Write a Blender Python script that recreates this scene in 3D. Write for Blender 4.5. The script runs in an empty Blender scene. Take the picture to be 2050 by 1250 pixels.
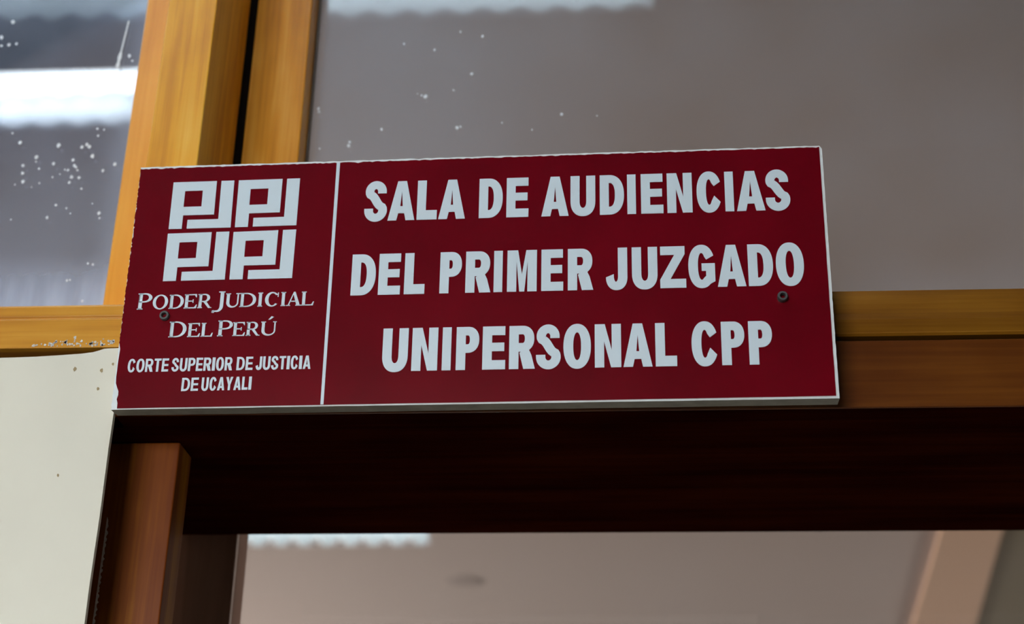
import bpy, bmesh, math, random
from mathutils import Vector, Matrix
from mathutils.geometry import tessellate_polygon

S = bpy.context.scene
COL = S.collection

# ------------------------------------------------------------------ camera
F_PX = 2935.0
CR = Matrix(((0.997835980456246, 0.06425418916480576, 0.013955474972059633),
             (-0.01503772864562351, 0.42962683814884367, -0.9028813026413871),
             (-0.06400955260039722, 0.9007175912110303, 0.4296633543355732)))   # rows: right, down, forward
CAM = Vector((0.1143, -1.1360, 1.6401))
cd = bpy.data.cameras.new('camera')
cam = bpy.data.objects.new('camera', cd)
COL.objects.link(cam)
m = Matrix.Identity(4)
for r in range(3):
    m[r][0] = CR[0][r]; m[r][1] = -CR[1][r]; m[r][2] = -CR[2][r]; m[r][3] = CAM[r]
cam.matrix_world = m
cd.sensor_width = 36.0
cd.sensor_fit = 'HORIZONTAL'
cd.lens = F_PX / 2050 * 36.0
cd.clip_start = 0.01
cd.dof.use_dof = True
cd.dof.focus_distance = 1.235
cd.dof.aperture_fstop = 4.6
S.camera = cam

# ------------------------------------------------------------------ sky, exposure
SKY = 10.0
w = bpy.data.worlds.new('overcast_sky')
S.world = w
w.use_nodes = True
nt = w.node_tree
bg = nt.nodes['Background']
tc = nt.nodes.new('ShaderNodeTexCoord')
sp = nt.nodes.new('ShaderNodeSeparateXYZ')
rp = nt.nodes.new('ShaderNodeValToRGB')
rp.color_ramp.elements[0].position = 0.46
rp.color_ramp.elements[0].color = (0.10, 0.10, 0.09, 1)
rp.color_ramp.elements[1].position = 0.54
rp.color_ramp.elements[1].color = (0.86, 0.95, 1.0, 1)
mr = nt.nodes.new('ShaderNodeMapRange')
mr.inputs[1].default_value = -1; mr.inputs[2].default_value = 1
nt.links.new(tc.outputs['Generated'], sp.inputs[0])
nt.links.new(sp.outputs[2], mr.inputs[0])
nt.links.new(mr.outputs[0], rp.inputs[0])
nt.links.new(rp.outputs[0], bg.inputs[0])
bg.inputs[1].default_value = SKY
S.view_settings.view_transform = 'Standard'
S.view_settings.look = 'None'
S.view_settings.gamma = 1
S.view_settings.use_curve_mapping = False
S.view_settings.exposure = 0.0
S.render.film_transparent = False


def area_light(name, loc, direction, sx, sy, power, color):
    d = bpy.data.lights.new(name, 'AREA')
    d.shape = 'RECTANGLE'; d.size = sx; d.size_y = sy
    d.energy = power; d.color = color
    o = bpy.data.objects.new(name, d)
    o.location = loc
    o.rotation_euler = Vector(direction).to_track_quat('-Z', 'Y').to_euler()
    COL.objects.link(o)
    return o


# added frontal fill, set outside an invented opening across the corridor
area_light('corridor_fill_added', (-0.67, -2.56, 1.87), (0.0, 1.0, 0.0), 1.08, 0.92, 28, (1.0, 0.975, 0.94))
# two added fills at the hearing room's side walls; no windows are modelled there
area_light('room_fill_left', (-3.9, 5.0, 1.5), (1.0, 0.0, 0.2), 5.0, 1.5, 215, (1.0, 0.92, 0.87))
area_light('room_fill_right', (4.9, 5.0, 1.3), (-1.0, 0.0, 0.3), 4.0, 1.5, 85, (1.0, 0.90, 0.84))


# ------------------------------------------------------------------ helpers
def at(px, py, Y):
    """point of the vertical plane y = Y seen at a pixel of the 2050 x 1250 frame"""
    d = CR.transposed() @ Vector(((px - 1025) / F_PX, (py - 625) / F_PX, 1))
    return CAM + d * ((Y - CAM.y) / d.y)


def at_z(px, py, Z):
    d = CR.transposed() @ Vector(((px - 1025) / F_PX, (py - 625) / F_PX, 1))
    return CAM + d * ((Z - CAM.z) / d.z)


def tag(o, label=None, cat=None, group=None, kind=None):
    if label: o['label'] = label
    if cat: o['category'] = cat
    if group: o['group'] = group
    if kind: o['kind'] = kind
    return o


def empty(name, loc, rot=None):
    o = bpy.data.objects.new(name, None)
    o.empty_display_size = 0.05
    o.location = loc
    if rot is not None:
        o.rotation_euler = rot
    COL.objects.link(o)
    return o


def build(name, bm, mat, parent=None, bevel=0.0, smooth=False, recenter=True):
    """link a bmesh as one object; verts are in world (or parent) space"""
    bmesh.ops.recalc_face_normals(bm, faces=bm.faces[:])
    me = bpy.data.meshes.new(name)
    off = Vector((0, 0, 0))
    if recenter and len(bm.verts):
        lo = Vector([min(v.co[i] for v in bm.verts) for i in range(3)])
        hi = Vector([max(v.co[i] for v in bm.verts) for i in range(3)])
        off = (lo + hi) / 2
        for v in bm.verts:
            v.co -= off
    bm.to_mesh(me); bm.free()
    o = bpy.data.objects.new(name, me)
    o.location = off
    me.materials.append(mat)
    if smooth:
        for p in me.polygons: p.use_smooth = True
    if bevel:
        b = o.modifiers.new('bevel', 'BEVEL')
        b.width = bevel; b.segments = 3; b.limit_method = 'ANGLE'
    COL.objects.link(o)
    if parent is not None:
        o.parent = parent
        if parent.type == 'MESH':
            o.location = off - parent_offset(parent)
    return o


def parent_offset(p):
    return Vector(p.location) if p.parent is None else Vector(p.location) + parent_offset(p.parent)


def box(bm, x0, x1, y0, y1, z0, z1):
    vs = [bm.verts.new((x, y, z)) for x in (x0, x1) for y in (y0, y1) for z in (z0, z1)]
    for f in ((0, 1, 3, 2), (4, 6, 7, 5), (0, 4, 5, 1), (2, 3, 7, 6), (0, 2, 6, 4), (1, 5, 7, 3)):
        bm.faces.new([vs[i] for i in f])
    return bm


def boxes(*bs):
    bm = bmesh.new()
    for b in bs: box(bm, *b)
    return bm


def prism_x(bm, prof, x0, x1):
    """extrude a (y, z) profile along x"""
    a = [bm.verts.new((x0, y, z)) for y, z in prof]
    b = [bm.verts.new((x1, y, z)) for y, z in prof]
    n = len(prof)
    for i in range(n):
        bm.faces.new((a[i], a[(i + 1) % n], b[(i + 1) % n], b[i]))
    bm.faces.new(a); bm.faces.new(b[::-1])
    return bm


def fill(bm, contours, y_front, y_back):
    """flat shape (contours in x, z; further ones are holes) extruded between two y"""
    polys = [[Vector((x, z, 0)) for x, z in c] for c in contours]
    tris = tessellate_polygon(polys)
    pts = [p for c in polys for p in c]
    fr = [bm.verts.new((p.x, y_front, p.y)) for p in pts]
    bk = [bm.verts.new((p.x, y_back, p.y)) for p in pts]
    for t in tris:
        try:
            bm.faces.new([fr[i] for i in t]); bm.faces.new([bk[i] for i in t][::-1])
        except ValueError:
            pass
    k = 0
    for c in polys:
        n = len(c)
        for i in range(n):
            a, b = k + i, k + (i + 1) % n
            try: bm.faces.new((fr[a], fr[b], bk[b], bk[a]))
            except ValueError: pass
        k += n
    return bm


# ------------------------------------------------------------------ materials
def new_mat(name):
    mt = bpy.data.materials.new(name)
    mt.use_nodes = True
    t = mt.node_tree
    return mt, t, t.nodes['Principled BSDF']


def setp(p, **k):
    for n, v in k.items():
        n = n.replace('_', ' ')
        if isinstance(v, tuple): v = (*v, 1) if len(v) == 3 else v
        p.inputs[n].default_value = v


def plain(name, col, rough=0.5, spec=0.5, metal=0.0, coat=0.0, var=0.0, scale=30, bump=0.0):
    mt, t, p = new_mat(name)
    setp(p, Base_Color=col, Roughness=rough, Metallic=metal)
    p.inputs['Specular IOR Level'].default_value = spec
    p.inputs['Coat Weight'].default_value = coat
    p.inputs['Coat Roughness'].default_value = 0.12
    if var or bump:
        tc = t.nodes.new('ShaderNodeTexCoord')
        nz = t.nodes.new('ShaderNodeTexNoise')
        nz.inputs['Scale'].default_value = scale
        nz.inputs['Detail'].default_value = 6
        t.links.new(tc.outputs['Object'], nz.inputs['Vector'])
        if var:
            cr = t.nodes.new('ShaderNodeValToRGB')
            cr.color_ramp.elements[0].position = 0.3
            cr.color_ramp.elements[1].position = 0.7
            cr.color_ramp.elements[0].color = (*[c * (1 - var) for c in col], 1)
            cr.color_ramp.elements[1].color = (*[min(1, c * (1 + var)) for c in col], 1)
            t.links.new(nz.outputs[0], cr.inputs[0])
            t.links.new(cr.outputs[0], p.inputs['Base Color'])
        if bump:
            b = t.nodes.new('ShaderNodeBump')
            b.inputs['Strength'].default_value = bump
            b.inputs['Distance'].default_value = 0.002
            t.links.new(nz.outputs[0], b.inputs['Height'])
            t.links.new(b.outputs[0], p.inputs['Normal'])
    return mt


def wood(name, dark, mid, light, axis, rough=0.36, coat=0.08, seed=0.0, spec=0.3):
    """varnished timber, grain running along axis 0 (x) or 2 (z)"""
    mt, t, p = new_mat(name)
    N, Lk = t.nodes.new, t.links.new
    tc = N('ShaderNodeTexCoord')
    mp = N('ShaderNodeMapping')
    mp.inputs['Location'].default_value = (seed * 3.1, seed * 1.7, seed * 2.3)
    sc = [38, 38, 38]; sc[axis] = 2.2
    mp.inputs['Scale'].default_value = sc
    Lk(tc.outputs['Object'], mp.inputs['Vector'])
    n1 = N('ShaderNodeTexNoise')
    n1.inputs['Scale'].default_value = 1.0; n1.inputs['Detail'].default_value = 5
    n1.inputs['Distortion'].default_value = 0.6
    Lk(mp.outputs[0], n1.inputs['Vector'])
    mp2 = N('ShaderNodeMapping')
    sc2 = [260, 260, 260]; sc2[axis] = 6
    mp2.inputs['Scale'].default_value = sc2
    Lk(tc.outputs['Object'], mp2.inputs['Vector'])
    n2 = N('ShaderNodeTexNoise')
    n2.inputs['Scale'].default_value = 1.0; n2.inputs['Detail'].default_value = 3
    Lk(mp2.outputs[0], n2.inputs['Vector'])
    mx = N('ShaderNodeMix'); mx.data_type = 'FLOAT'
    mx.inputs[0].default_value = 0.32
    Lk(n1.outputs[0], mx.inputs[2]); Lk(n2.outputs[0], mx.inputs[3])
    mp4 = N('ShaderNodeMapping')
    sc4 = [22, 22, 22]; sc4[axis] = 7
    mp4.inputs['Scale'].default_value = sc4
    mp4.inputs['Location'].default_value = (seed, seed * 5.3, seed * 2.9)
    Lk(tc.outputs['Object'], mp4.inputs['Vector'])
    n4 = N('ShaderNodeTexNoise'); n4.inputs['Scale'].default_value = 1.0; n4.inputs['Detail'].default_value = 3
    Lk(mp4.outputs[0], n4.inputs['Vector'])
    mx4 = N('ShaderNodeMix'); mx4.data_type = 'FLOAT'; mx4.inputs[0].default_value = 0.35
    Lk(mx.outputs[0], mx4.inputs[2]); Lk(n4.outputs[0], mx4.inputs[3])
    mx = mx4
    cr = N('ShaderNodeValToRGB')
    e = cr.color_ramp.elements
    e[0].position = 0.37; e[0].color = (*dark, 1)
    e[1].position = 0.63; e[1].color = (*light, 1)
    k = e.new(0.5); k.color = (*mid, 1)
    Lk(mx.outputs[0], cr.inputs[0])
    Lk(cr.outputs[0], p.inputs['Base Color'])
    setp(p, Roughness=rough)
    p.inputs['Specular IOR Level'].default_value = spec
    p.inputs['Coat Weight'].default_value = coat
    p.inputs['Coat Roughness'].default_value = 0.22
    b = N('ShaderNodeBump')
    b.inputs['Strength'].default_value = 0.12; b.inputs['Distance'].default_value = 0.0006
    Lk(n2.outputs[0], b.inputs['Height']); Lk(b.outputs[0], p.inputs['Normal'])
    return mt


def glass(name, refl=0.085, dust=0.05, dust_col=(0.75, 0.78, 0.85), low=None, bottom=0.0, tint=(0.93, 0.95, 0.94), side=None, edge=0.0):
    """window glass: see-through, a mirror reflection by Fresnel, a film of dust (thicker along the bottom edge)"""
    mt = bpy.data.materials.new(name); mt.use_nodes = True
    t = mt.node_tree
    t.nodes.clear()
    N, Lk = t.nodes.new, t.links.new
    out = N('ShaderNodeOutputMaterial')
    tr = N('ShaderNodeBsdfTransparent'); tr.inputs[0].default_value = (*tint, 1)
    gl = N('ShaderNodeBsdfGlossy'); gl.inputs['Roughness'].default_value = 0.0
    gl.inputs[0].default_value = (1, 1, 1, 1)
    lw = N('ShaderNodeFresnel'); lw.inputs[0].default_value = 1.5
    mul = N('ShaderNodeMath'); mul.operation = 'MULTIPLY'; mul.inputs[1].default_value = refl / 0.042
    mul.use_clamp = True
    Lk(lw.outputs[0], mul.inputs[0])
    m1 = N('ShaderNodeMixShader')
    Lk(mul.outputs[0], m1.inputs[0]); Lk(tr.outputs[0], m1.inputs[1]); Lk(gl.outputs[0], m1.inputs[2])
    df = N('ShaderNodeBsdfDiffuse'); df.inputs[0].default_value = (*dust_col, 1)
    tc = N('ShaderNodeTexCoord')
    nz = N('ShaderNodeTexNoise'); nz.inputs['Scale'].default_value = 7; nz.inputs['Detail'].default_value = 7
    Lk(tc.outputs['Object'], nz.inputs['Vector'])
    d1 = N('ShaderNodeMapRange')
    d1.inputs[1].default_value = 0.3; d1.inputs[2].default_value = 0.75
    d1.inputs[3].default_value = dust * 0.5; d1.inputs[4].default_value = dust * 1.5
    Lk(nz.outputs[0], d1.inputs[0])
    fac = d1.outputs[0]
    if low:
        sx = N('ShaderNodeSeparateXYZ'); Lk(tc.outputs['Object'], sx.inputs[0])
        d2 = N('ShaderNodeMapRange')
        d2.inputs[1].default_value = low[0]; d2.inputs[2].default_value = low[1]
        d2.inputs[3].default_value = bottom; d2.inputs[4].default_value = 0
        d2.interpolation_type = 'SMOOTHSTEP'
        Lk(sx.outputs[2], d2.inputs[0])
        mp = N('ShaderNodeMapping'); mp.inputs['Scale'].default_value = (60, 60, 9)
        Lk(tc.outputs['Object'], mp.inputs['Vector'])
        n3 = N('ShaderNodeTexNoise'); n3.inputs['Scale'].default_value = 1; n3.inputs['Detail'].default_value = 4
        Lk(mp.outputs[0], n3.inputs['Vector'])
        m3 = N('ShaderNodeMapRange'); m3.inputs[1].default_value = 0.25; m3.inputs[2].default_value = 0.7
        m3.inputs[3].default_value = 0.65; m3.inputs[4].default_value = 1.15
        Lk(n3.outputs[0], m3.inputs[0])
        mm = N('ShaderNodeMath'); mm.operation = 'MULTIPLY'
        Lk(d2.outputs[0], mm.inputs[0]); Lk(m3.outputs[0], mm.inputs[1])
        ad = N('ShaderNodeMath'); ad.operation = 'ADD'
        Lk(fac, ad.inputs[0]); Lk(mm.outputs[0], ad.inputs[1])
        fac = ad.outputs[0]
    if side:
        sy = N('ShaderNodeSeparateXYZ'); Lk(tc.outputs['Object'], sy.inputs[0])
        d4 = N('ShaderNodeMapRange'); d4.interpolation_type = 'SMOOTHSTEP'
        d4.inputs[1].default_value = side[0]; d4.inputs[2].default_value = side[1]
        d4.inputs[3].default_value = edge; d4.inputs[4].default_value = 0
        Lk(sy.outputs[0], d4.inputs[0])
        ad2 = N('ShaderNodeMath'); ad2.operation = 'ADD'
        Lk(fac, ad2.inputs[0]); Lk(d4.outputs[0], ad2.inputs[1])
        fac = ad2.outputs[0]
    m2 = N('ShaderNodeMixShader')
    Lk(fac, m2.inputs[0]); Lk(m1.outputs[0], m2.inputs[1]); Lk(df.outputs[0], m2.inputs[2])
    Lk(m2.outputs[0], out.inputs[0])
    return mt


def translucent(name, col, trans=0.55):
    mt = bpy.data.materials.new(name); mt.use_nodes = True
    t = mt.node_tree; t.nodes.clear()
    N, Lk = t.nodes.new, t.links.new
    out = N('ShaderNodeOutputMaterial')
    a = N('ShaderNodeBsdfTranslucent'); a.inputs[0].default_value = (*col, 1)
    b = N('ShaderNodeBsdfDiffuse'); b.inputs[0].default_value = (*col, 1)
    mx = N('ShaderNodeMixShader'); mx.inputs[0].default_value = trans
    Lk(b.outputs[0], mx.inputs[1]); Lk(a.outputs[0], mx.inputs[2]); Lk(mx.outputs[0], out.inputs[0])
    return mt


G_D, G_M, G_L = (0.58, 0.195, 0.006), (0.84, 0.365, 0.018), (0.95, 0.51, 0.075)
R_D, R_M, R_L = (0.070, 0.014, 0.001), (0.118, 0.029, 0.002), (0.17, 0.049, 0.004)
M = dict(
    gold_v=wood('golden_timber_upright', G_D, G_M, G_L, 2, seed=1),
    gold_s=wood('golden_timber_sash', (0.46, 0.155, 0.005), (0.74, 0.30, 0.018), (0.90, 0.45, 0.075), 2, seed=4),
    gold_b=wood('orange_timber_bead', (0.70, 0.26, 0.020), (0.82, 0.34, 0.035), (0.90, 0.41, 0.055), 2, seed=6, rough=0.28),
    gold_h=wood('golden_timber_rail', (0.46, 0.165, 0.007), (0.62, 0.26, 0.016), (0.74, 0.36, 0.045), 0, seed=2),
    brown_h=wood('brown_timber_rail', (0.15, 0.050, 0.003), (0.245, 0.092, 0.006), (0.33, 0.138, 0.011), 0, seed=8),
    red_h=wood('reddish_timber_header', R_D, R_M, R_L, 0, seed=3, rough=0.34, coat=0.1),
    red_v=wood('reddish_timber_jamb', (0.15, 0.030, 0.005), (0.225, 0.058, 0.006), (0.37, 0.135, 0.008), 2, seed=5, rough=0.38, coat=0.02, spec=0.12),
    dark_v=wood('dark_timber_stile', (0.30, 0.15, 0.105), (0.40, 0.21, 0.15), (0.48, 0.26, 0.19), 2, seed=7),
    sof=wood('header_shade_painted', (0.012, 0.0012, 0.0006), (0.022, 0.0026, 0.0008), (0.034, 0.005, 0.0012), 0, seed=9, rough=0.6, coat=0.0, spec=0.0),
    void=plain('gap_shade_black', (0.008, 0.005, 0.004), 0.9, spec=0.05),
    dark=plain('shadow_gap_timber', (0.06, 0.025, 0.010), 0.7),
    cream=plain('cream_wall_paint', (0.75, 0.69, 0.565), 0.55, var=0.035, scale=9, bump=0.12),
    vinyl=plain('crimson_vinyl', (0.145, 0.0008, 0.0060), 0.19, spec=0.25, coat=0.0, var=0.14, scale=14),
    letter=plain('pale_vinyl_lettering', (0.66, 0.745, 0.80), 0.4),
    board=plain('white_foam_board', (0.76, 0.79, 0.79), 0.6, var=0.08, scale=60),
    steel=plain('blackened_steel', (0.075, 0.078, 0.08), 0.5, metal=0.3),
    black=plain('recess_shade_black', (0.012, 0.012, 0.012), 0.8),
    speck=plain('white_paint_speck', (0.80, 0.82, 0.86), 0.8),
    smear=plain('greyish_white_paint', (0.62, 0.58, 0.53), 0.8, var=0.25, scale=200),
    stain=plain('brown_wall_stain', (0.36, 0.26, 0.13), 0.8),
    putty=plain('brownish_putty', (0.20, 0.16, 0.13), 0.8),
    raw=plain('shaded_dirty_edge', (0.24, 0.21, 0.165), 0.8, var=0.15, scale=90),
    haze=plain('grey_lime_haze', (0.60, 0.64, 0.72), 0.9),
    room=plain('pinkish_ceiling_paint', (0.62, 0.505, 0.465), 0.8),
    room_w=plain('brown_wall_paint', (0.12, 0.09, 0.07), 0.8),
    beam=plain('salmon_beam_paint', (0.86, 0.56, 0.40), 0.8),
    olive=plain('olive_panel_paint', (0.27, 0.22, 0.15), 0.8),
    rose=plain('dim_ceiling_plate', (0.48, 0.39, 0.36), 0.8),
    floor=plain('grey_floor_tile', (0.13, 0.12, 0.11), 0.5, var=0.1, scale=3),
    floor_r=plain('dark_timber_floor', (0.035, 0.025, 0.02), 0.7),
    ext=plain('bluish_grey_ceiling_paint', (0.07, 0.075, 0.095), 0.85),
    ext_w=plain('dim_corridor_wall_paint', (0.09, 0.087, 0.085), 0.85),
    sheet=translucent('translucent_roofing', (0.82, 0.89, 0.93), 0.60),
    sheet_c=translucent('milky_roofing', (0.56, 0.575, 0.585), 0.6),
    sheet_b=translucent('clear_roofing', (0.90, 0.92, 0.93), 0.85),
    glass_t=glass('dusty_glass_transom', 0.08, 0.05, (0.72, 0.77, 0.92), low=(-0.425, -0.335), bottom=0.07, side=(-0.97, -0.55), edge=0.12),
    glass_l=glass('dusty_glass_left', 0.10, 0.085, (0.70, 0.77, 0.95), low=(-0.395, -0.318), bottom=0.46, tint=(0.72, 0.77, 0.84), side=(0.585, 0.535), edge=0.16),  # side band paints the bead's pale reflection into the dust film
    glass_d=glass('door_glass', 0.055, 0.02),
)

# ------------------------------------------------------------------ the setting: front wall and woodwork
ZR = 2.1507         # top of the header
ZH = 2.0905         # underside of the header

# post between the two windows
o = build('trim_1', boxes((-0.3065, -0.2585, 0.0, 0.112, 2.1525, 3.10)), M['gold_v'], bevel=0.0012)
tag(o, 'golden varnished upright post between left window and transom, above the red sign', 'window post', kind='structure')

# rail below the left window: bead on top, body below
bm = bmesh.new()
prism_x(bm, [(0.150, 2.1965), (0.150, 2.1540), (0.0, 2.1540), (0.0, 2.1815), (0.0022, 2.1832), (0.0010, 2.1848), (0.0010, 2.1945), (0.003, 2.1965)], -1.6, -0.3070)
o = build('trim_2', bm, M['gold_h'], bevel=0.0008)
tag(o, 'golden grooved rail under the left window, chipped white paint along its lower edge', 'window rail', kind='structure')
rail_l = o

# rail below the transom, rounded front
prof = [(0.165, 2.1990), (0.165, 2.1760), (0.0190, 2.1760), (0.0190, 2.1592), (0.0105, 2.1592), (0.0085, 2.1610)]
for k in range(9):
    a = k / 8
    prof.append((0.0005 + 0.011 * max(0, a - 0.55) ** 1.6 + 0.008 * max(0, 1 - a / 0.38) ** 1.3, 2.1620 + 0.0365 * a))
prof.append((0.009, 2.1990))
bm = prism_x(bmesh.new(), prof, -0.2580, 1.80)
o = build('trim_3', bm, M['brown_h'], smooth=False)
tag(o, 'golden brown rail with rounded front under the transom, right of the red sign', 'window rail', kind='structure')

# deep header over the doorway
o = build('trim_4', boxes((-0.3030, 1.80, 0.0, 0.0039, ZH, ZR), (-0.3030, 1.80, 0.004, 0.346, ZH + 0.0101, ZR), (-0.3435, -0.3031, 0.016, 0.346, ZH + 0.0101, ZR)), M['red_h'], bevel=0.0012)
tag(o, 'deep reddish brown door header with shadowed underside, behind and below the red sign', 'door header', kind='structure')
o = build('trim_10', boxes((-0.3029, 1.80, 0.0041, 0.0299, ZH, ZH + 0.0100), (-0.3435, 1.80, 0.030, 0.346, ZH, ZH + 0.0100)), M['sof'])  # header's own shade painted as a separate near-black board
tag(o, 'near-black board added under the door header, painting its shade', 'shade board', kind='structure')
o = build('trim_11', boxes((-0.3000, -0.2520, 0.1155, 0.1300, 2.1993, 3.10)), M['void'])  # added strip, its black paints the shade between post and sash
tag(o, 'thin black strip added for the shade in the gap between upright post and transom sash', 'filler strip', kind='structure')
# black strip added between rail and header, painting the gap's shade
o = build('trim_5', boxes((-0.2560, 1.80, 0.085, 0.098, 2.1509, 2.1757)), M['void'])
tag(o, 'thin black strip added for the shade in the gap between transom rail and header', 'filler strip', kind='structure')
o = build('trim_6', boxes((-1.6, -0.3460, 0.018, 0.10, 2.08, 2.1535)), M['dark'])
tag(o, 'dark brown board seen in the gap between left rail and cream wall', 'filler strip', kind='structure')

# jamb post under the header
jamb = build('trim_7', boxes((-0.3278, -0.2640, 0.065, 0.104, 0.0, ZH - 0.0006)), M['red_v'], bevel=0.0015)
tag(jamb, 'reddish brown door jamb with whitish paint smear, beside the cream wall', 'door jamb', kind='structure')

o = build('trim_12', boxes((-0.3462, -0.3282, 0.070, 0.102, 0.0, 2.0890)), M['void'])  # added strip, black for the shade between wall and jamb
tag(o, 'black strip added for the shade in the gap between cream wall and door jamb', 'filler strip', kind='structure')

# cream wall: body and plaster face with an uneven rim
random.seed(4)
rim = [(-3.0, 0.0), (-0.3042, 0.0)]
for k in range(1, 40):
    z = 2.05 * k / 40
    rim.append((-0.3042 + random.uniform(-0.0007, 0.0007), z))
rim += [(-0.3042, 2.06), (-0.3040, 2.10), (-0.3036, 2.14), (-0.3050, 2.1530), (-0.3170, 2.1528), (-0.3205, 2.1525), (-0.3240, 2.1512), (-0.3300, 2.1494), (-0.3400, 2.1482), (-0.3560, 2.1472),
        (-0.3800, 2.1459), (-0.4117, 2.1452), (-0.46, 2.1446), (-0.60, 2.144), (-3.0, 2.144)]
bm = fill(bmesh.new(), [rim], 0.0, 0.0048)
box(bm, -3.0, -0.3465, 0.104, 0.34, 0, 2.144)
box(bm, -3.0, -0.3465, 0.0049, 0.1039, 0, 2.075)
wall = build('wall_left', bm, M['cream'])
tag(wall, 'cream painted wall left of the door jamb, under the left window', 'wall', kind='structure')
bm = bmesh.new()
for px, py, r in ((150, 739, .0016), (203, 742, .0015), (196, 779, .0013), (226, 729, .0012), (116, 952, .0011)):
    c = at(px, py, -0.0002)
    fill(bm, [[(c.x + r * math.cos(a) * random.uniform(.7, 1.1), c.z + 1.3 * r * math.sin(a) * random.uniform(.7, 1.2)) for a in [i * math.tau / 10 for i in range(10)]]], -0.0003, -0.0001)
build('stain_spots', bm, M['stain'], wall)

# paint smear on the jamb's left edge
bm = bmesh.new()
L, Rr_ = [], []
for i in range(60):
    py = 1036 + 214 * i / 59
    c = at(214.5 - (py - 1036) * 0.138, py, 0.0647)
    wd = (0.0016 + 0.0014 * random.random()) * (1 if i > 4 else i / 5 + .2) * (0.55 + 0.45 * math.sin(i * 0.9) ** 2)
    L.append((max(c.x, -0.3274), c.z)); Rr_.append((max(c.x, -0.3274) + wd, c.z))
fill(bm, [L + Rr_[::-1]], 0.0645, 0.0649)
build('paint_smear', bm, M['smear'], jamb)

# chipped paint along the left rail
bm = bmesh.new()
for i in range(70):
    px = 55 + 180 * random.random() ** 0.7
    py = 697 - (px / 230) * 4 - abs(random.gauss(0, 6)) - 1.5
    c = at(px, py, -0.0002); r = random.uniform(.0004, .0013)
    fill(bm, [[(c.x + r * random.uniform(.5, 1.4) * math.cos(a), max(2.1545, c.z + r * random.uniform(.5, 1.6) * math.sin(a))) for a in [k * math.tau / 7 for k in range(7)]]], -0.0003, -0.0001)
build('paint_chips', bm, M['smear'], rail_l)

# ------------------------------------------------------------------ windows
def speck_mesh(pts, Y, seed, stretch=1.15):
    random.seed(seed)
    bm = bmesh.new()
    for px, py, r in pts:
        c = at(px, py, Y)
        rr = r / F_PX * 1.9
        fill(bm, [[(c.x + rr * math.cos(a) * random.uniform(.75, 1.15), c.z + stretch * rr * math.sin(a) * random.uniform(.75, 1.2)) for a in [i * math.tau / 9 for i in range(9)]]], Y - 0.0003, Y)
    return bm


# left window
GY = 0.140
wl = empty('window_1', (-0.95, 0.14, 2.1966))
tag(wl, 'left window of speckled dusty glass mirroring bright corrugated roofing', 'window', kind='structure')
wl_o = Vector(wl.location)


def child(name, bm, mat, root, **k):
    for v in bm.verts: v.co -= Vector(root.location)
    return build(name, bm, mat, root, **k)


xb = at(295.5, 0, 0.113).x
child('bead', boxes((xb, -0.3080, 0.113, 0.139, 2.1967, 3.10)), M['gold_b'], wl, bevel=0.002)
child('bead', boxes((-1.6, -1.5, 0.113, 0.139, 2.1967, 3.10)), M['gold_b'], wl, bevel=0.002)
pane = child('glass_pane', boxes((-1.59, -0.31, GY, GY + 0.005, 2.1967, 3.099)), M['glass_l'], wl)
sp1 = [(26, 44, 3.2), (3, 75, 3.5), (18, 90, 2.6), (33, 88, 2.2), (3, 92, 2.2), (259, 112, 3.0), (265, 122, 1.8), (40, 286, 3.2), (117, 291, 3.6), (164, 295, 3.0), (174, 290, 2.8), (179, 294, 3.0),
       (185, 313, 3.4), (73, 315, 3.2), (107, 328, 2.8), (46, 332, 2.6), (45, 347, 2.8), (46, 364, 2.8), (146, 321, 2.6), (149, 332, 2.6), (152, 335, 2.0), (155, 341, 1.8), (143, 355, 3.0), (158, 356, 2.6),
       (139, 366, 2.2), (136, 341, 2.0), (130, 340, 1.6), (230, 329, 3.0), (206, 342, 2.4), (112, 411, 2.2), (94, 436, 2.4), (198, 427, 2.8), (199, 437, 1.6), (163, 378, 1.8), (195, 258, 2.0), (196, 272, 2.0),
       (208, 260, 1.6), (78, 338, 1.8), (72, 324, 1.6), (25, 267, 1.6), (176, 528, 1.8), (186, 530, 1.8), (134, 562, 1.8), (140, 561, 1.4), (165, 603, 2.0), (133, 417, 1.5), (105, 355, 1.4), (120, 349, 1.3), (79, 367, 1.4),
       (63, 375, 1.2), (30, 370, 1.3), (22, 440, 1.3), (141, 428, 1.2), (185, 408, 1.2)]
child('paint_specks', speck_mesh(sp1, GY - 0.0002, 2), M['speck'], wl)
bm = bmesh.new()          # long paint scratch
random.seed(8)
up, dn = [], []
for i in range(26):
    k = i / 25
    px = 258 - 24 * k; py = 42 + 96 * k
    wd = 1.7 + (1.5 + random.random() * 3.0) * (1 if k > 0.66 else 0.12)
    a = at(px - wd * .7, py, GY - 0.0002); b = at(px + wd * .7, py, GY - 0.0002)
    up.append((a.x, a.z)); dn.append((b.x, b.z))
fill(bm, [up + dn[::-1]], GY - 0.0005, GY - 0.0002)
child('paint_scratch', bm, M['speck'], wl)

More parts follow.
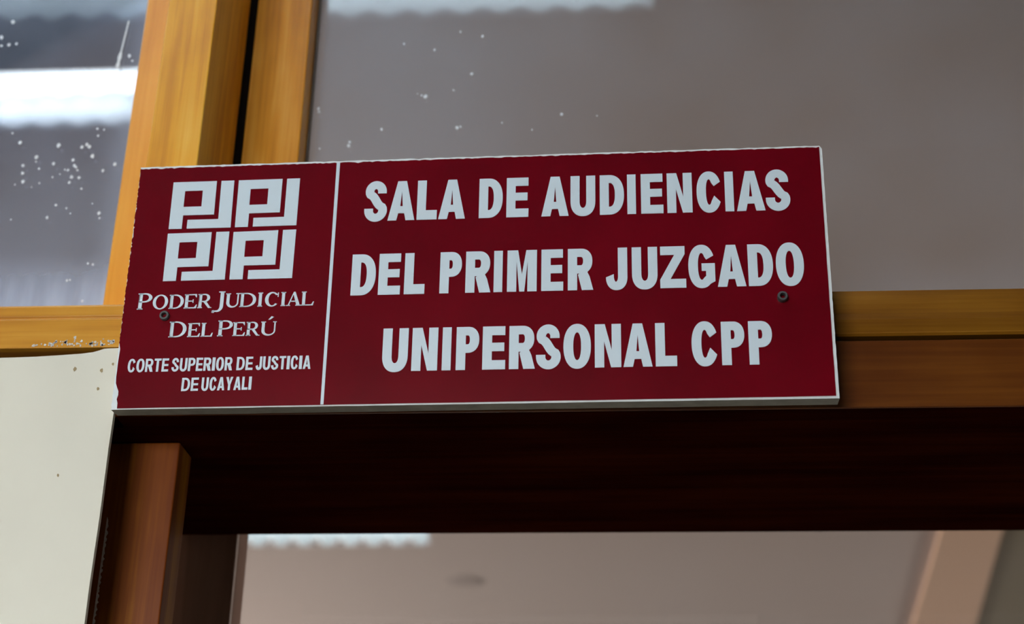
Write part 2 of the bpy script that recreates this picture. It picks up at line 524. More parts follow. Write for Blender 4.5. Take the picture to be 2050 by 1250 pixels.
# transom window over the door
TY = 0.150
wt = empty('window_2', (0.77, 0.14, 2.1995))
tag(wt, 'wide transom window of grey dusty glass in golden sash, above the red sign', 'window', kind='structure')
child('sash_stile', boxes((-0.2515, -0.1930, 0.115, 0.149, 2.1993, 3.10)), M['gold_s'], wt, bevel=0.0015)
child('sash_stile', boxes((1.735, 1.795, 0.115, 0.149, 2.1993, 3.10)), M['gold_s'], wt, bevel=0.0015)
child('glass_pane', boxes((-0.2200, 1.76, TY, TY + 0.005, 2.1993, 3.099)), M['glass_t'], wt)
child('putty_line', boxes((-0.1928, -0.1905, 0.1445, 0.1498, 2.1993, 3.10)), M['putty'], wt)
sp2 = [(852, 194, 3.4), (844, 191, 1.6), (836, 188, 1.0), (698, 292, 3.0), (700, 285, 2.2), (915, 256, 3.0), (922, 254, 1.8), (944, 148, 2.4), (966, 73, 2.2), (870, 100, 1.8), (922, 64, 1.6), (1124, 229, 2.6), (764, 259, 2.2), (908, 181, 1.6),
       (809, 88, 1.6), (638, 218, 2.6), (639, 224, 2.4), (1065, 260, 1.2), (1195, 232, 1.2), (1005, 246, 1.3), (640, 298, 1.6)]
child('paint_specks', speck_mesh(sp2, TY - 0.0002, 5), M['speck'], wt)

# glazed door set back behind the header
dr = empty('door_1', (0.7, 0.37, 0.0))
tag(dr, 'glazed door set back under the header, dark stile on its left', 'door', kind='structure')
child('door_stile', boxes((-0.3460, -0.2793, 0.3475, 0.395, 0.0, 2.20)), M['dark_v'], dr, bevel=0.001)
child('door_stile', boxes((1.70, 1.78, 0.3475, 0.395, 0.0, 2.20)), M['dark_v'], dr, bevel=0.001)
child('top_rail', boxes((-0.2790, 1.6995, 0.3475, 0.395, 2.13, 2.20)), M['dark_v'], dr)
child('bottom_rail', boxes((-0.2790, 1.6995, 0.3475, 0.395, 0.0, 0.12)), M['dark_v'], dr)
child('glass_pane', boxes((-0.2790, 1.6995, 0.3485, 0.3535, 0.121, 2.1295)), M['glass_d'], dr)

# wall above the windows and right of the doorway
o = build('wall_front', boxes((-3.0, 4.0, 0.0, 0.16, 3.102, 4.1), (1.802, 4.0, 0.0, 0.34, 0, 3.1015), (-3.0, -1.602, 0.0, 0.34, 2.146, 3.1015)), M['cream'])
tag(o, 'cream painted wall around the windows and doorway', 'wall', kind='structure')

def corrugated(name, x0, x1, y0, y1, z, amp=0.018, pitch=0.1, vertical=None, mat=None):
    bm = bmesh.new()
    n = int((x1 - x0) / pitch * 12)
    a, b = [], []
    for i in range(n + 1):
        x = x0 + (x1 - x0) * i / n
        d = amp * math.cos(math.tau * x / pitch)
        if vertical:
            a.append(bm.verts.new((x, y0 + d, vertical[0]))); b.append(bm.verts.new((x, y0 + d, vertical[1])))
        else:
            a.append(bm.verts.new((x, y0, z + d))); b.append(bm.verts.new((x, y1, z + d)))
    for i in range(n):
        bm.faces.new((a[i], a[i + 1], b[i + 1], b[i]))
    o = build(name, bm, mat or M['sheet'], smooth=True)
    sd = o.modifiers.new('thickness', 'SOLIDIFY'); sd.thickness = 0.002
    return o


# ------------------------------------------------------------------ the room behind the glass
ZC = 3.00
c0, c1 = at_z(474, 1095, ZC), at_z(866, 1094, ZC)
cx0, cx1, cy1 = c0.x - 0.06, c1.x, c1.y
cy0 = cy1 - 0.55
o = build('ceiling_hearing_room', boxes((-4.0, 5.0, 0.17, cy0, ZC, ZC + 0.06), (-4.0, 5.0, cy1 + .001, 8.0, ZC, ZC + 0.06), (-4.0, cx0, cy0 + .001, cy1, ZC, ZC + 0.06), (cx1, 5.0, cy0 + .001, cy1, ZC, ZC + 0.06)), M['room'])
tag(o, 'pale pinkish ceiling of the room behind the glass', 'ceiling', kind='structure')
o = corrugated('roof_sheet', cx0 + .001, cx1 - .001, cy0 + .002, cy1 - .001, ZC + 0.014, amp=0.012, pitch=(c1.x - c0.x) / 8.4, mat=M['sheet_c'])
tag(o, 'short corrugated skylight sheet, bright scallops along the top of the door glass', 'roof sheet')
o = build('wall_back', boxes((-4.0, 5.0, 8.001, 8.1, 0, ZC + 0.1)), M['room_w'])
tag(o, 'far wall of the room behind the glass', 'wall', kind='structure')
o = build('wall_room_left', boxes((-4.1, -4.001, 0.345, 8.0, 0, ZC + 0.1)), M['room_w'])
tag(o, 'left wall of the room behind the glass', 'wall', kind='structure')
o = build('wall_room_right', boxes((5.001, 5.1, 0.345, 8.0, 0, ZC + 0.1)), M['room_w'])
tag(o, 'right wall of the room behind the glass', 'wall', kind='structure')
o = build('floor_hearing_room', boxes((-4.0, 5.0, 0.40, 8.0, -0.1, 0.0)), M['floor_r'])
tag(o, 'floor of the room behind the glass', 'floor', kind='structure')

# ------------------------------------------------------------------ the sign
W_S, H_S, T_S = 0.600, 0.22815, 0.0160
SR = Matrix(((0.99943037, 0.03318271, 0.00615232),
             (-0.03275011, 0.99762768, -0.06055111),
             (-0.00814698, 0.06031513, 0.99814614)))
SC = CAM + Vector((-0.11434204, 1.10184749, 0.55985794))


def uv(px, py):
    """sign coordinates (x, z) of a pixel"""
    d = CR.transposed() @ Vector(((px - 1025) / F_PX, (py - 625) / F_PX, 1))
    n = SR.col[1]
    p = CAM + d * ((SC - CAM).dot(n) / d.dot(n))
    q = SR.transposed() @ (p - SC)
    return (q.x, q.z)


sign = empty('sign', SC, SR.to_euler())
tag(sign, 'dark red courtroom name sign with white lettering, screwed over the door header', 'sign')
random.seed(21)


def edge(a, b, n, j, inward=None, lo=0.0):
    pts = []
    for i in range(n):
        t = i / n
        x = a[0] + (b[0] - a[0]) * t; z = a[1] + (b[1] - a[1]) * t
        if inward:
            r = abs(random.gauss(0, j)) + lo
            x += inward[0] * r; z += inward[1] * r
        pts.append((x, z))
    return pts


hw, hh = W_S / 2, H_S / 2
brd = edge((-hw, hh), (hw - 0.0022, hh), 150, 0.0003, (0, -1)) + [(hw - 0.0020, hh - 0.0004), (hw - 0.0003, hh - 0.003)] + \
    edge((hw, hh - 0.004), (hw, -hh), 60, 0.00012, (-1, 0)) + edge((hw, -hh), (-hw, -hh), 40, 0.0001, (0, 1)) + edge((-hw, -hh), (-hw, hh), 110, 0.0003, (1, 0))
o = build('backing_board', fill(bmesh.new(), [brd], 0.0, T_S), M['board'], sign, recenter=False)
o.data.materials.append(M['raw'])  # underside's shade painted into the downward faces, with their dirty beige
for pl in o.data.polygons:
    if pl.normal.z < -0.8: pl.material_index = 1

v0, v1, v2 = uv(285, 338.5), uv(1639.5, 294.5), uv(1674, 793.5)
left = [(234.5, 818.5), (235.5, 808), (234, 800), (237, 792), (237.5, 784), (235, 777), (232.5, 768), (233, 756), (235, 742), (236.5, 728), (239, 712), (241, 700), (241.5, 690)]
lp = [uv(*p) for p in left]
lp[-1] = (-hw + 0.0001, lp[-1][1])
v0 = (-hw + 0.0001, v0[1])
v3 = lp[0]
top = []
for x, z in edge(v0, v1, 230, 0.00045, (0, -1)):
    top.append((x, z))
k = 1.0
vin = top + edge(v1, v2, 30, 0.00008, (-1, 0)) + edge(v2, v3, 30, 0.00008, (0, 1)) + lp[:-1] + edge(lp[-1], v0, 110, 0.00055, (1, 0))
build('vinyl_sheet', fill(bmesh.new(), [vin], -0.0006, -0.00005), M['vinyl'], sign, recenter=False)

# dividing line
a, b, c, d = uv(674.8, 326), uv(681.4, 325.8), uv(648.0, 810.5), uv(641.8, 811)
build('divider_line', fill(bmesh.new(), [[a, b, c, d]], -0.0010, -0.00062), M['letter'], sign, recenter=False)


# --- letters. A glyph is a list of shapes; a shape is an outline followed by holes, 1 unit = cap height
def arc(cx, cy, rx, ry, a0, a1, n=18, e=2.0):
    out = []
    for i in range(n + 1):
        a = math.radians(a0 + (a1 - a0) * i / n)
        c, s = math.cos(a), math.sin(a)
        out.append((cx + rx * math.copysign(abs(c) ** (2 / e), c), cy + ry * math.copysign(abs(s) ** (2 / e), s)))
    return out


def rect(x0, x1, y0, y1):
    return [(x0, y0), (x1, y0), (x1, y1), (x0, y1)]


def stroke(pts, wd):
    """outline of a line of given (vertical-ish, horizontal-ish) thickness"""
    l, r = [], []
    n = len(pts)
    for i, (x, y) in enumerate(pts):
        x0, y0 = pts[max(0, i - 1)]; x1, y1 = pts[min(n - 1, i + 1)]
        dx, dy = x1 - x0, y1 - y0
        q = math.hypot(dx, dy) or 1
        nx, ny = -dy / q, dx / q
        k = wd(i / (n - 1)) if callable(wd) else wd
        l.append((x + nx * k / 2, y + ny * k / 2)); r.append((x - nx * k / 2, y - ny * k / 2))
    return l + r[::-1]


def sans(ch, w, s=0.206, t=0.198):
    if ch == 'I': return [[rect(0, w, 0, 1)]]
    if ch == 'L': return [[[(0, 0), (w, 0), (w, t * 1.2), (s, t * 1.2), (s, 1), (0, 1)]]]
    if ch == 'T': return [[[(0, 1), (0, 1 - t), (w / 2 - s / 2, 1 - t), (w / 2 - s / 2, 0), (w / 2 + s / 2, 0), (w / 2 + s / 2, 1 - t), (w, 1 - t), (w, 1)]]]
    if ch == 'E':
        return [[[(0, 0), (w, 0), (w, t * 1.08), (s, t * 1.08), (s, 0.42), (w * .95, 0.42), (w * .95, 0.42 + t), (s, 0.42 + t), (s, 1 - t * 1.05), (w * .985, 1 - t * 1.05), (w * .985, 1), (0, 1)]]]
    if ch == 'A':
        f = s * .99
        y0, y1 = 0.18, 0.18 + t * 0.9
        q = .335 * w
        hole = [(f + q * y1 * 1.04, y1), (w - f - q * y1 * 1.04, y1), (w / 2, 0.74)]
        return [[[(0, 0), (q, 1), (w - q, 1), (w, 0), (w - f, 0), (w - f - q * y0, y0), (f + q * y0, y0), (f, 0)], hole]]
    if ch == 'Y':
        return [[[(w / 2 - s / 2, 0), (w / 2 + s / 2, 0), (w / 2 + s / 2, .42), (w, 1), (w - s * 1.1, 1), (w / 2, .62), (s * 1.1, 1), (0, 1), (w / 2 - s / 2, .42)]]]
    if ch == 'D':
        x0 = w * .40
        return [[[(0, 0)] + arc(x0, .5, w - x0, .5, -90, 90, 28, 2.25) + [(0, 1)],
                 [(s, t)] + arc(x0, .5, w - x0 - s, .5 - t, -90, 90, 24, 2.4) + [(s, 1 - t)]]]
    if ch in 'PR':
        x0 = w * .52
        yb = .395 if ch == 'P' else .40
        ym = (1 + yb) / 2; ry = (1 - yb) / 2
        xe = w if ch == 'P' else w * .97
        hole = [(s, ym - ry + t)] + arc(min(x0, xe - s - .04), ym, max(xe - s - min(x0, xe - s - .04), .03), ry - t, -90, 90, 16, 2.2) + [(s, ym + ry - t)]
        bowl = arc(x0, ym, xe - x0, ry, -90, 90, 24, 2.2)
        if ch == 'P':
            return [[[(0, 0), (s, 0), (s, yb)] + bowl + [(0, 1)], hole]]
        b2 = [p for p in bowl if not (p[0] < w * .80 and p[1] < ym)]
        return [[[(0, 0), (s, 0), (s, yb), (s + .05, yb), (.40 * w, yb - .03), (w - s * 1.22, 0), (w, 0), (w * .86, .32), (w * .77, .435)] + b2 + [(0, 1)], hole]]
    if ch == 'U':
        return [[[(0, 1)] + arc(w / 2, .36, w / 2, .38, 180, 360, 30, 2.25) + [(w, 1), (w - s, 1)] + arc(w / 2, .36, w / 2 - s, .36 - t * .95, 360, 180, 24, 2.2) + [(s, 1)]]]
    if ch == 'N':
        f = s * .98
        return [[[(0, 0), (0, 1), (f * 1.08, 1), (w - f, .40), (w - f, 1), (w, 1), (w, 0), (w - f * 1.08, 0), (f, .60), (f, 0)]]]
    if ch == 'M':
        f = s * 1.0
        return [[[(0, 0), (0, 1), (.36 * w, 1), (.5 * w, .42), (.64 * w, 1), (w, 1), (w, 0), (w - f, 0), (w - f, .74), (.585 * w, 0), (.415 * w, 0), (f, .74), (f, 0)]]]
    if ch == 'O':
        return [[arc(w / 2, .5, w / 2, .52, 0, 354, 58, 2.2), arc(w / 2, .5, w / 2 - s * 1.03, .52 - t, 0, 350, 35, 2.2)]]
    if ch == 'C':
        return [[arc(w / 2, .5, w / 2, .52, 27, 333, 46, 2.2) + [(w * .70, .405)] + arc(w / 2, .5, w / 2 - s * 1.02, .52 - t, 315, 45, 34, 2.2)[0:] + [(w * .70, .645)]]]
    if ch == 'G':
        return [[arc(w / 2, .5, w / 2, .52, 27, 308, 46, 2.2) + [(w, .14), (w, .57), (w * .50, .57), (w * .50, .39), (w - s * .95, .39), (w - s * .95, .27)] +
                 arc(w / 2, .5, w / 2 - s * 1.02, .52 - t, 300, 45, 34, 2.2) + [(w * .68, .66)]]]
    if ch == 'J':
        return [[[(w - s, 1), (w, 1)] + arc(w / 2, .30, w / 2, .32, 0, -176, 26, 2.2) + [(0, .29), (.37 * w, .365)] + arc((w - s + .37 * w) / 2, .31, (w - s - .37 * w) / 2, .13, 180, 360, 14)]]
    if ch == 'Z':
        return [[[(0, 0), (w, 0), (w, t * 1.08), (.40 * w, t * 1.08), (.97 * w, .81), (.97 * w, 1), (.02 * w, 1), (.02 * w, 1 - t * 1.05), (.56 * w, 1 - t * 1.05), (0, .20)]]]
    if ch == 'S':
        th = (s + t) / 2
        cxu, cxl = .485 * w, .50 * w
        up = arc(cxu, .745, cxu - th * .5 - .018 * w, .275 - th / 2, 5, 205, 24)
        lo = arc(cxl, .265, w - cxl - th / 2, .285 - th / 2, 28, -180, 26)
        lo = lo[:-1] + [(th / 2, .29)]
        a, b = up[-1], lo[0]
        pts = [(up[0][0], .70)] + up
        for i in range(1, 8):
            k = i / 8
            e = k + 0.10 * math.sin(2 * math.pi * k) * -1
            pts.append((a[0] + (b[0] - a[0]) * k, a[1] + (b[1] - a[1]) * e))
        pts += lo + [(th / 2, .315)]
        return [[stroke(pts, th)]]
    return []


def serif(ch, w):
    S_, T_, Q = .205, .080, .068      # stem, hairline, serif
    ex = .06

    def stem(x, y0=0, y1=1):
        return [[rect(x, x + S_, y0, y1)], [rect(x - ex, x + S_ + ex, y1 - Q, y1)], [rect(x - ex, x + S_ + ex, y0, y0 + Q)]]
    x = ex
    if ch == 'I': return stem(w / 2 - S_ / 2)
    if ch == 'L': return stem(x) + [[[(x, 0), (w * .93, 0), (w, .28), (w - .06, .28), (w * .80, .075), (x, .075)]]]
    if ch == 'E':
        return stem(x) + [[[(x, 0), (w * .95, 0), (w, .26), (w - .06, .26), (w * .80, .075), (x, .075)]], [[(x, 1), (w * .93, 1), (w * .94, .77), (w * .88, .77), (w * .78, .925), (x, .925)]],
                          [rect(x, w * .68, .48, .55)], [rect(w * .64, w * .71, .39, .64)]]
    if ch == 'D':
        x0 = w * .38
        return stem(x) + [[[(x, 0)] + arc(x0, .5, w - x0, .5, -90, 90, 24, 2.1) + [(x, 1)], [(x + .05, T_)] + arc(x0, .5, w - x0 - S_ * 1.05, .5 - T_, -90, 90, 20, 2.1) + [(x + .05, 1 - T_)]]]
    if ch in 'PR':
        x0 = w * .45; yb = .43; ym = (1 + yb) / 2; ry = (1 - yb) / 2; xe = w if ch == 'P' else w * .84
        g = stem(x) + [[[(x, yb)] + arc(x0, ym, xe - x0, ry, -90, 90, 22, 2.1) + [(x, 1)], [(x + .05, yb + T_)] + arc(x0, ym, xe - x0 - S_ * .95, ry - T_, -90, 90, 18, 2.1) + [(x + .05, 1 - T_)]]]
        if ch == 'R':
            g += [[[(w * .36, .47), (w * .60, .47), (w * .90, .06), (w, .05), (w, 0), (w * .76, 0)]]]
        return g
    if ch == 'O':
        return [[arc(w / 2, .5, w / 2, .52, 0, 354, 48), arc(w / 2, .5, w / 2 - S_ * 1.02, .52 - T_, 0, 350, 32)]]
    if ch == 'C':
        return [[arc(w / 2 + .02, .5, w / 2, .52, 38, 320, 40) + arc(w / 2 + .05, .5, w / 2 - S_, .52 - T_ * 1.1, 318, 42, 30)], [rect(w * .90, w * .97, .66, .97)]]
    if ch in 'UÚ':
        g = [[[(ex, 1)] + arc(w / 2, .34, w / 2 - ex, .36, 180, 360, 26) + [(w - ex, 1), (w - ex - T_ * 1.2, 1)] + arc((w + ex + S_ - T_ * 1.2 - ex) / 2, .34, (w - 2 * ex - S_ - T_ * 1.2) / 2, .36 - T_ * 1.3, 360, 180, 22) + [(ex + S_, 1)]],
             [rect(0, S_ + 2 * ex, 1 - Q, 1)], [rect(w - 2 * ex - T_ * 1.6, w, 1 - Q, 1)]]
        if ch == 'Ú':
            g += [[[(w * .44, 1.12), (w * .56, 1.12), (w * .80, 1.32), (w * .64, 1.38)]]]
        return g
    if ch == 'A':
        return [[[(.09 * w, 0), (.47 * w, 1), (.58 * w, 1), (.93 * w, 0), (.93 * w - S_ * 1.12, 0), (.46 * w, .80), (.09 * w + T_ * 1.1, 0)]], [rect(.26 * w, .72 * w, .29, .36)],
                [rect(0, .27 * w, 0, Q)], [rect(.62 * w, w, 0, Q)]]
    if ch == 'J':
        return [[[(w - ex - S_, 1), (w - ex, 1), (w - ex, .18)] + arc(w * .42, .12, w - ex - w * .42, .38, 0, -115, 16) + [(w * .0, -.30), (.02, -.16), (w * .30, -.165)] + arc(w * .40, .10, w - ex - S_ - w * .40, .26, -75, 0, 10)],
                [rect(w - 2 * ex - S_ - .04, w, 1 - Q, 1)], [arc(w * .13, -.225, .085, .085, 0, 340, 16)]]
    return []


def letters(name, rows, style, ybase, ytop, y0=-0.0011, y1=-0.00062):
    """rows: (character, left, right) in sign x; baseline / cap line given as functions of x"""
    bm = bmesh.new()
    for ch, xl, xr, sc in rows:
        zb = ybase(xl); h = (ytop((xl + xr) / 2) - ybase((xl + xr) / 2)) * sc
        wd = (xr - xl) / h
        sl = (ybase(xr) - ybase(xl)) / (xr - xl)
        for shape in style(ch, wd):
            fill(bm, [[(xl + x * h, zb + x * h * sl + y * h) for x, y in c] for c in shape], y0, y1)
    return build(name, bm, M['letter'], sign, recenter=False)


def line(p, q):
    a, b = uv(*p), uv(*q)
    return lambda x: a[1] + (b[1] - a[1]) * (x - a[0]) / (b[0] - a[0])


def row(spec, base, scale=1.0):
    """spec: list of (origin x, zoom scale, [(char, left, right) ...]) with baseline pixel positions"""
    out = []
    (bx0, by0), (bx1, by1) = base
    for ox, zs, items in spec:
        for it in items:
            ch, l, r = it[:3]
            pl, pr = ox + l / zs, ox + r / zs
            yb = lambda x: by0 + (by1 - by0) * (x - bx0) / (bx1 - bx0)
            out.append((ch, uv(pl, yb(pl))[0], uv(pr, yb(pr))[0], it[3] if len(it) > 3 else scale))
    return out


B1 = ((776, 443.0), (1532, 422.5)); T1 = ((806.6, 364), (1505, 343.6))
r1 = row([(710, 4.5556, [('S', 84, 291), ('A', 300, 545), ('L', 565, 748), ('A', 762, 1006), ('D', 1132, 1348), ('E', 1383, 1585), ('A', 1703, 1952)]),
          (1140, 4.4565, [('U', 10, 232), ('D', 272, 489), ('I', 518, 595), ('E', 641, 840), ('N', 875, 1100), ('C', 1140, 1363), ('I', 1393, 1471), ('A', 1495, 1750), ('S', 1757, 1976)])], B1)
letters('lettering', r1, sans, line(*B1), line(*T1))
B2 = ((701.7, 593), (1494, 574.3)); T2 = ((707.4, 511), (1496, 490.6))
r2 = row([(690, 4.0196, [('D', 47, 243), ('E', 267, 444), ('L', 476, 641), ('P', 762, 938), ('R', 970, 1173), ('I', 1198, 1268), ('M', 1306, 1545), ('E', 1582, 1759), ('R', 1796, 2001)]),
          (1190, 4.5556, [('J', 106, 303), ('U', 345, 579), ('Z', 602, 839), ('G', 862, 1106), ('A', 1126, 1387), ('D', 1409, 1638), ('O', 1665, 1921)])], B2)
letters('lettering', r2, sans, line(*B2), line(*T2))
B3 = ((823.4, 744), (1519.6, 731)); T3 = ((827, 658), (1497.8, 644.4))
r3 = row([(750, 5.0, [('U', 70, 326), ('N', 366, 625), ('I', 671, 760), ('P', 811, 1041), ('E', 1076, 1306), ('R', 1344, 1604), ('S', 1615, 1863)]),
          (1100, 4.3617, [('O', 122, 363), ('N', 397, 628), ('A', 647, 901), ('L', 929, 1116), ('C', 1247, 1479), ('P', 1509, 1712), ('P', 1749, 1956)])], B3)
letters('lettering', r3, sans, line(*B3), line(*T3))


# small court name, set by word
WD = dict(C=1.0, O=1.05, R=1.02, T=.88, E=.88, S=.95, U=1.0, P=.94, I=.40, D=1.0, J=.82, A=1.04, Y=1.02, L=.82)


def spread(word, l, r, gap=.13):
    tot = sum(WD[c] for c in word) + gap * (len(word) - 1)
    x = l; out = []
    for c in word:
        wdt = (r - l) * WD[c] / tot
        out.append((c, x, x + wdt)); x += wdt + (r - l) * gap / tot
    return out


sans_s = lambda ch, w: sans(ch, w, 0.168, 0.155)
B4 = ((240 + 85 / 5.125, 700 + 238 / 5.125), (240 + 1950 / 5.125, 700 + 203 / 5.125)); T4 = ((240 + 110 / 5.125, 700 + 104 / 5.125), (240 + 1920 / 5.125, 700 + 67 / 5.125))
r4 = row([(240, 5.125, spread('CORTE', 78, 497) + spread('SUPERIOR', 530, 1152) + spread('DE', 1196, 1362) + spread('JUSTICIA', 1393, 1957))], B4)
letters('court_lettering', r4, sans_s, line(*B4), line(*T4))
B5 = ((240 + 633 / 5.125, 700 + 432 / 5.125), (240 + 1350 / 5.125, 700 + 417 / 5.125)); T5 = ((240 + 650 / 5.125, 700 + 296 / 5.125), (240 + 1350 / 5.125, 700 + 282 / 5.125))
r5 = row([(240, 5.125, spread('DE', 630, 803) + spread('UCAYALI', 835, 1348))], B5)
letters('court_lettering', r5, sans_s, line(*B5), line(*T5))

Z2 = 5.3947
B6 = ((260 + 85 / Z2, 570 + 277 / Z2), (260 + 1985 / Z2, 570 + 229 / Z2)); T6 = ((260 + 110 / Z2, 570 + 100 / Z2), (260 + 1985 / Z2, 570 + 55 / Z2))
sm = .87
r6 = row([(260, Z2, [('P', 78, 232), ('O', 243, 408, sm), ('D', 420, 578, sm), ('E', 583, 724, sm), ('R', 730, 884, sm), ('J', 888, 1020), ('U', 1030, 1180, sm), ('D', 1183, 1360, sm), ('I', 1367, 1442, sm), ('C', 1453, 1606, sm),
                    ('I', 1616, 1692, sm), ('A', 1688, 1850, sm), ('L', 1850, 1988, sm)])], B6)
letters('institution_lettering', r6, serif, line(*B6), line(*T6))
B7 = ((260 + 420 / Z2, 570 + 577 / Z2), (260 + 1580 / Z2, 570 + 552 / Z2)); T7 = ((260 + 440 / Z2, 570 + 405 / Z2), (260 + 1580 / Z2, 570 + 379 / Z2))
r7 = row([(260, Z2, [('D', 418, 606), ('E', 620, 757, sm), ('L', 765, 895, sm), ('P', 944, 1105), ('E', 1108, 1243, sm), ('R', 1252, 1402, sm), ('Ú', 1410, 1578, sm)])], B7)
letters('institution_lettering', r7, serif, line(*B7), line(*T7))

# emblem: four interlocking monograms
EZ = 5.2067
tiles = [[(148, 138), (780, 118), (740, 607), (95, 625)], [(828, 117), (1465, 95), (1425, 583), (785, 605)], [(88, 672), (728, 650), (680, 1150), (35, 1168)], [(772, 655), (1425, 628), (1380, 1135), (728, 1150)]]
bm = bmesh.new()
for q in tiles:
    tl, tr, br, bl = [Vector(uv(320 + x / EZ, 340 + y / EZ)) for x, y in q]

    def P(u, v):
        p = tl * (1 - u) * (1 - v) + tr * u * (1 - v) + br * u * v + bl * (1 - u) * v
        return (p.x, p.y)
    fill(bm, [[P(u, v) for u, v in ((0, 0), (.714, 0), (.714, .715), (.212, .715), (.212, 1), (0, 1))], [P(u, v) for u, v in ((.205, .195), (.497, .195), (.497, .535), (.205, .535))]], -0.0011, -0.00062)
    fill(bm, [[P(u, v) for u, v in ((.79, 0), (1, 0), (1, 1), (.292, 1), (.292, .815), (.79, .815))]], -0.0011, -0.00062)
build('emblem', bm, M['letter'], sign, recenter=False)


# screws
def lathe(bm, prof, cx, cz, n=28):
    rings = []
    for r, y in prof:
        rings.append([bm.verts.new((cx + r * math.cos(a), y, cz + r * math.sin(a))) for a in [i * math.tau / n for i in range(n)]] if r > 0 else [bm.verts.new((cx, y, cz))])
    for a, b in zip(rings, rings[1:]):
        for i in range(n):
            j = (i + 1) % n
            if len(a) == 1: bm.faces.new((a[0], b[j], b[i]))
            elif len(b) == 1: bm.faces.new((a[i], a[j], b[0]))
            else: bm.faces.new((a[i], a[j], b[j], b[i]))
    return bm


def lathe_z(bm, prof, c, n=32):
    rings = []
    for r, z in prof:
        rings.append([bm.verts.new((c.x + r * math.cos(a), c.y + r * math.sin(a), c.z + z)) for a in [i * math.tau / n for i in range(n)]] if r > 0 else [bm.verts.new((c.x, c.y, c.z + z))])
    for a, b in zip(rings, rings[1:]):
        for i in range(n):
            j = (i + 1) % n
            if len(a) == 1: bm.faces.new((a[0], b[j], b[i]))
            elif len(b) == 1: bm.faces.new((a[i], a[j], b[0]))
            else: bm.faces.new((a[i], a[j], b[j], b[i]))
    return bm


for px, py, ht in ((331, 634, .0042), (1566, 597, .0062)):
    cx, cz = uv(px, py)
    cz += -0.0002
    s_ = build('screw', lathe(bmesh.new(), [(0.0042, -0.0005), (0.0043, -ht + .0012), (0.0038, -ht), (0.0024, -ht), (0.0022, -ht + .0005), (0.0019, -ht + .0035)], cx, cz), M['steel'], sign, smooth=False, recenter=False)
    build('recess', lathe(bmesh.new(), [(0, -ht + .0026), (0.0019, -ht + .0026), (0.0019, -ht + .0032), (0, -ht + .0032)], cx, cz), M['black'], s_, recenter=False)  # black disc paints the shade inside the screw hole

# ------------------------------------------------------------------ the corridor behind the camera (mirrored by the glass)
ZA = 4.0


def mirror(px, py, Z, g):
    """real place of what the pane y = g mirrors at a pixel, at height Z"""
    p = at_z(px, py, Z)
    return Vector((p.x, 2 * g - p.y, Z))


A1 = mirror(1308, 20, ZA, GY); A0 = mirror(150, 44, ZA, GY)
yA = A0.y; xA = A1.x
Bt = mirror(140, 141, ZA, GY).y; Bm = mirror(140, 196, ZA, GY).y; Bb = mirror(140, 257, ZA, GY).y; xB = mirror(520, 190, ZA, GY).x
o = corrugated('roof_sheet', -2.6, xA, yA, -0.25, ZA + 0.02, amp=0.009)
tag(o, 'translucent corrugated roof sheet over the corridor, mirrored at the top of the glass', 'roof sheet')
o = corrugated('roof_sheet', -2.6, xB, Bb, Bm, ZA + 0.02, amp=0.006, mat=M['sheet_b'])
tag(o, 'narrow glaring corrugated roof sheet mirrored as a white band in the left window', 'roof sheet')
yW = -2.40
WX0, WX1, WZ0, WZ1 = -1.22, -0.12, 1.40, 2.34  # opening added to the unseen wall to let the fill light in
o = build('ceiling_corridor', boxes((-3.0, 4.0, -0.249, 0.0, ZA, ZA + .08), (xA + .001, 4.0, yA, -0.2491, ZA, ZA + .08), (-3.0, 4.0, Bt, yA - .001, ZA, ZA + .08),
                                    (xB + .001, 4.0, Bb, Bt - .001, ZA, ZA + .08), (-3.0, 4.0, yW, Bb - .001, ZA, ZA + .08), (-3.0, -2.601, Bb, -0.2491, ZA + .001, ZA + .079)), M['ext'])
tag(o, 'dim bluish grey corridor ceiling mirrored in the glass', 'ceiling', kind='structure')
o = build('wall_opposite', boxes((-3.0, WX0, yW - .1, yW, 0, ZA), (WX1, 4.0, yW - .1, yW, 0, ZA), (WX0 + .001, WX1 - .001, yW - .1, yW, 0, WZ0), (WX0 + .001, WX1 - .001, yW - .1, yW, WZ1, ZA)), M['ext_w'])
tag(o, 'dim wall across the corridor, behind the camera, with an opening added for the fill light', 'wall', kind='structure')
o = build('wall_corridor_right', boxes((4.001, 4.1, yW, 0, 0, ZA)), M['ext_w'])
tag(o, 'end wall of the corridor on the right', 'wall', kind='structure')
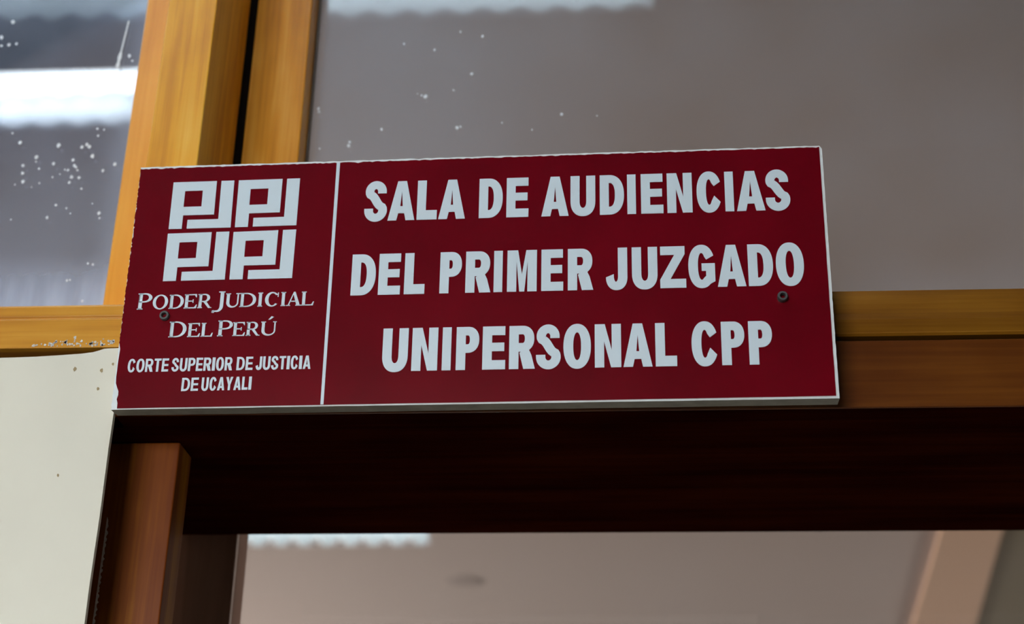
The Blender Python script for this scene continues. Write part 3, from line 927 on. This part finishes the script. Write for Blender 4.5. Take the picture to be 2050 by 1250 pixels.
o = build('wall_corridor_left', boxes((-3.1, -3.001, yW, 0, 0, ZA)), M['ext_w'])
tag(o, 'end wall of the corridor on the left', 'wall', kind='structure')
o = build('floor', boxes((-3.0, 4.0, yW, -0.001, -0.1, 0.0)), M['floor'])
tag(o, 'grey floor of the corridor', 'floor', kind='structure')

# beam and panel on the hearing-room ceiling, bottom right
p = [at_z(x, y, ZC) for x, y in ((1885, 1040), (1818, 1270), (1942, 1270), (2006, 1040))]


def ext(a, b, y):
    k = (y - a.y) / (b.y - a.y)
    return (a.x + (b.x - a.x) * k, y)


bm = bmesh.new()
q = [ext(p[0], p[1], 2.6), ext(p[0], p[1], 7.9), ext(p[3], p[2], 7.9), ext(p[3], p[2], 2.6)]
lo = [bm.verts.new((x, y, ZC - 0.03)) for x, y in q]; hi = [bm.verts.new((x, y, ZC - 0.0005)) for x, y in q]
bm.faces.new(lo); bm.faces.new(hi[::-1])
for i in range(4): bm.faces.new((lo[i], lo[(i + 1) % 4], hi[(i + 1) % 4], hi[i]))
o = build('trim_8', bm, M['beam'])
tag(o, 'salmon coloured ceiling beam seen slanting through the door glass, lower right', 'ceiling beam', kind='structure')
bm = bmesh.new()
q = [(q[3][0] + .002, 2.6), (q[2][0] + .002, 7.9), (4.9, 7.9), (4.9, 2.6)]
lo = [bm.verts.new((x, y, ZC - 0.015)) for x, y in q]; hi = [bm.verts.new((x, y, ZC - 0.0005)) for x, y in q]
bm.faces.new(lo); bm.faces.new(hi[::-1])
for i in range(4): bm.faces.new((lo[i], lo[(i + 1) % 4], hi[(i + 1) % 4], hi[i]))
o = build('trim_9', bm, M['olive'])
tag(o, 'olive grey ceiling panel right of the salmon beam, seen through the door glass', 'ceiling panel', kind='structure')
c = at_z(930, 1164, ZC)
o = build('ceiling_rose', lathe_z(bmesh.new(), [(0, -0.006), (0.05, -0.006), (0.07, -0.001), (0, -0.001)], c), M['rose'], smooth=False)
tag(o, 'small dim round plate on the pinkish ceiling, blurred behind the door glass', 'ceiling plate')
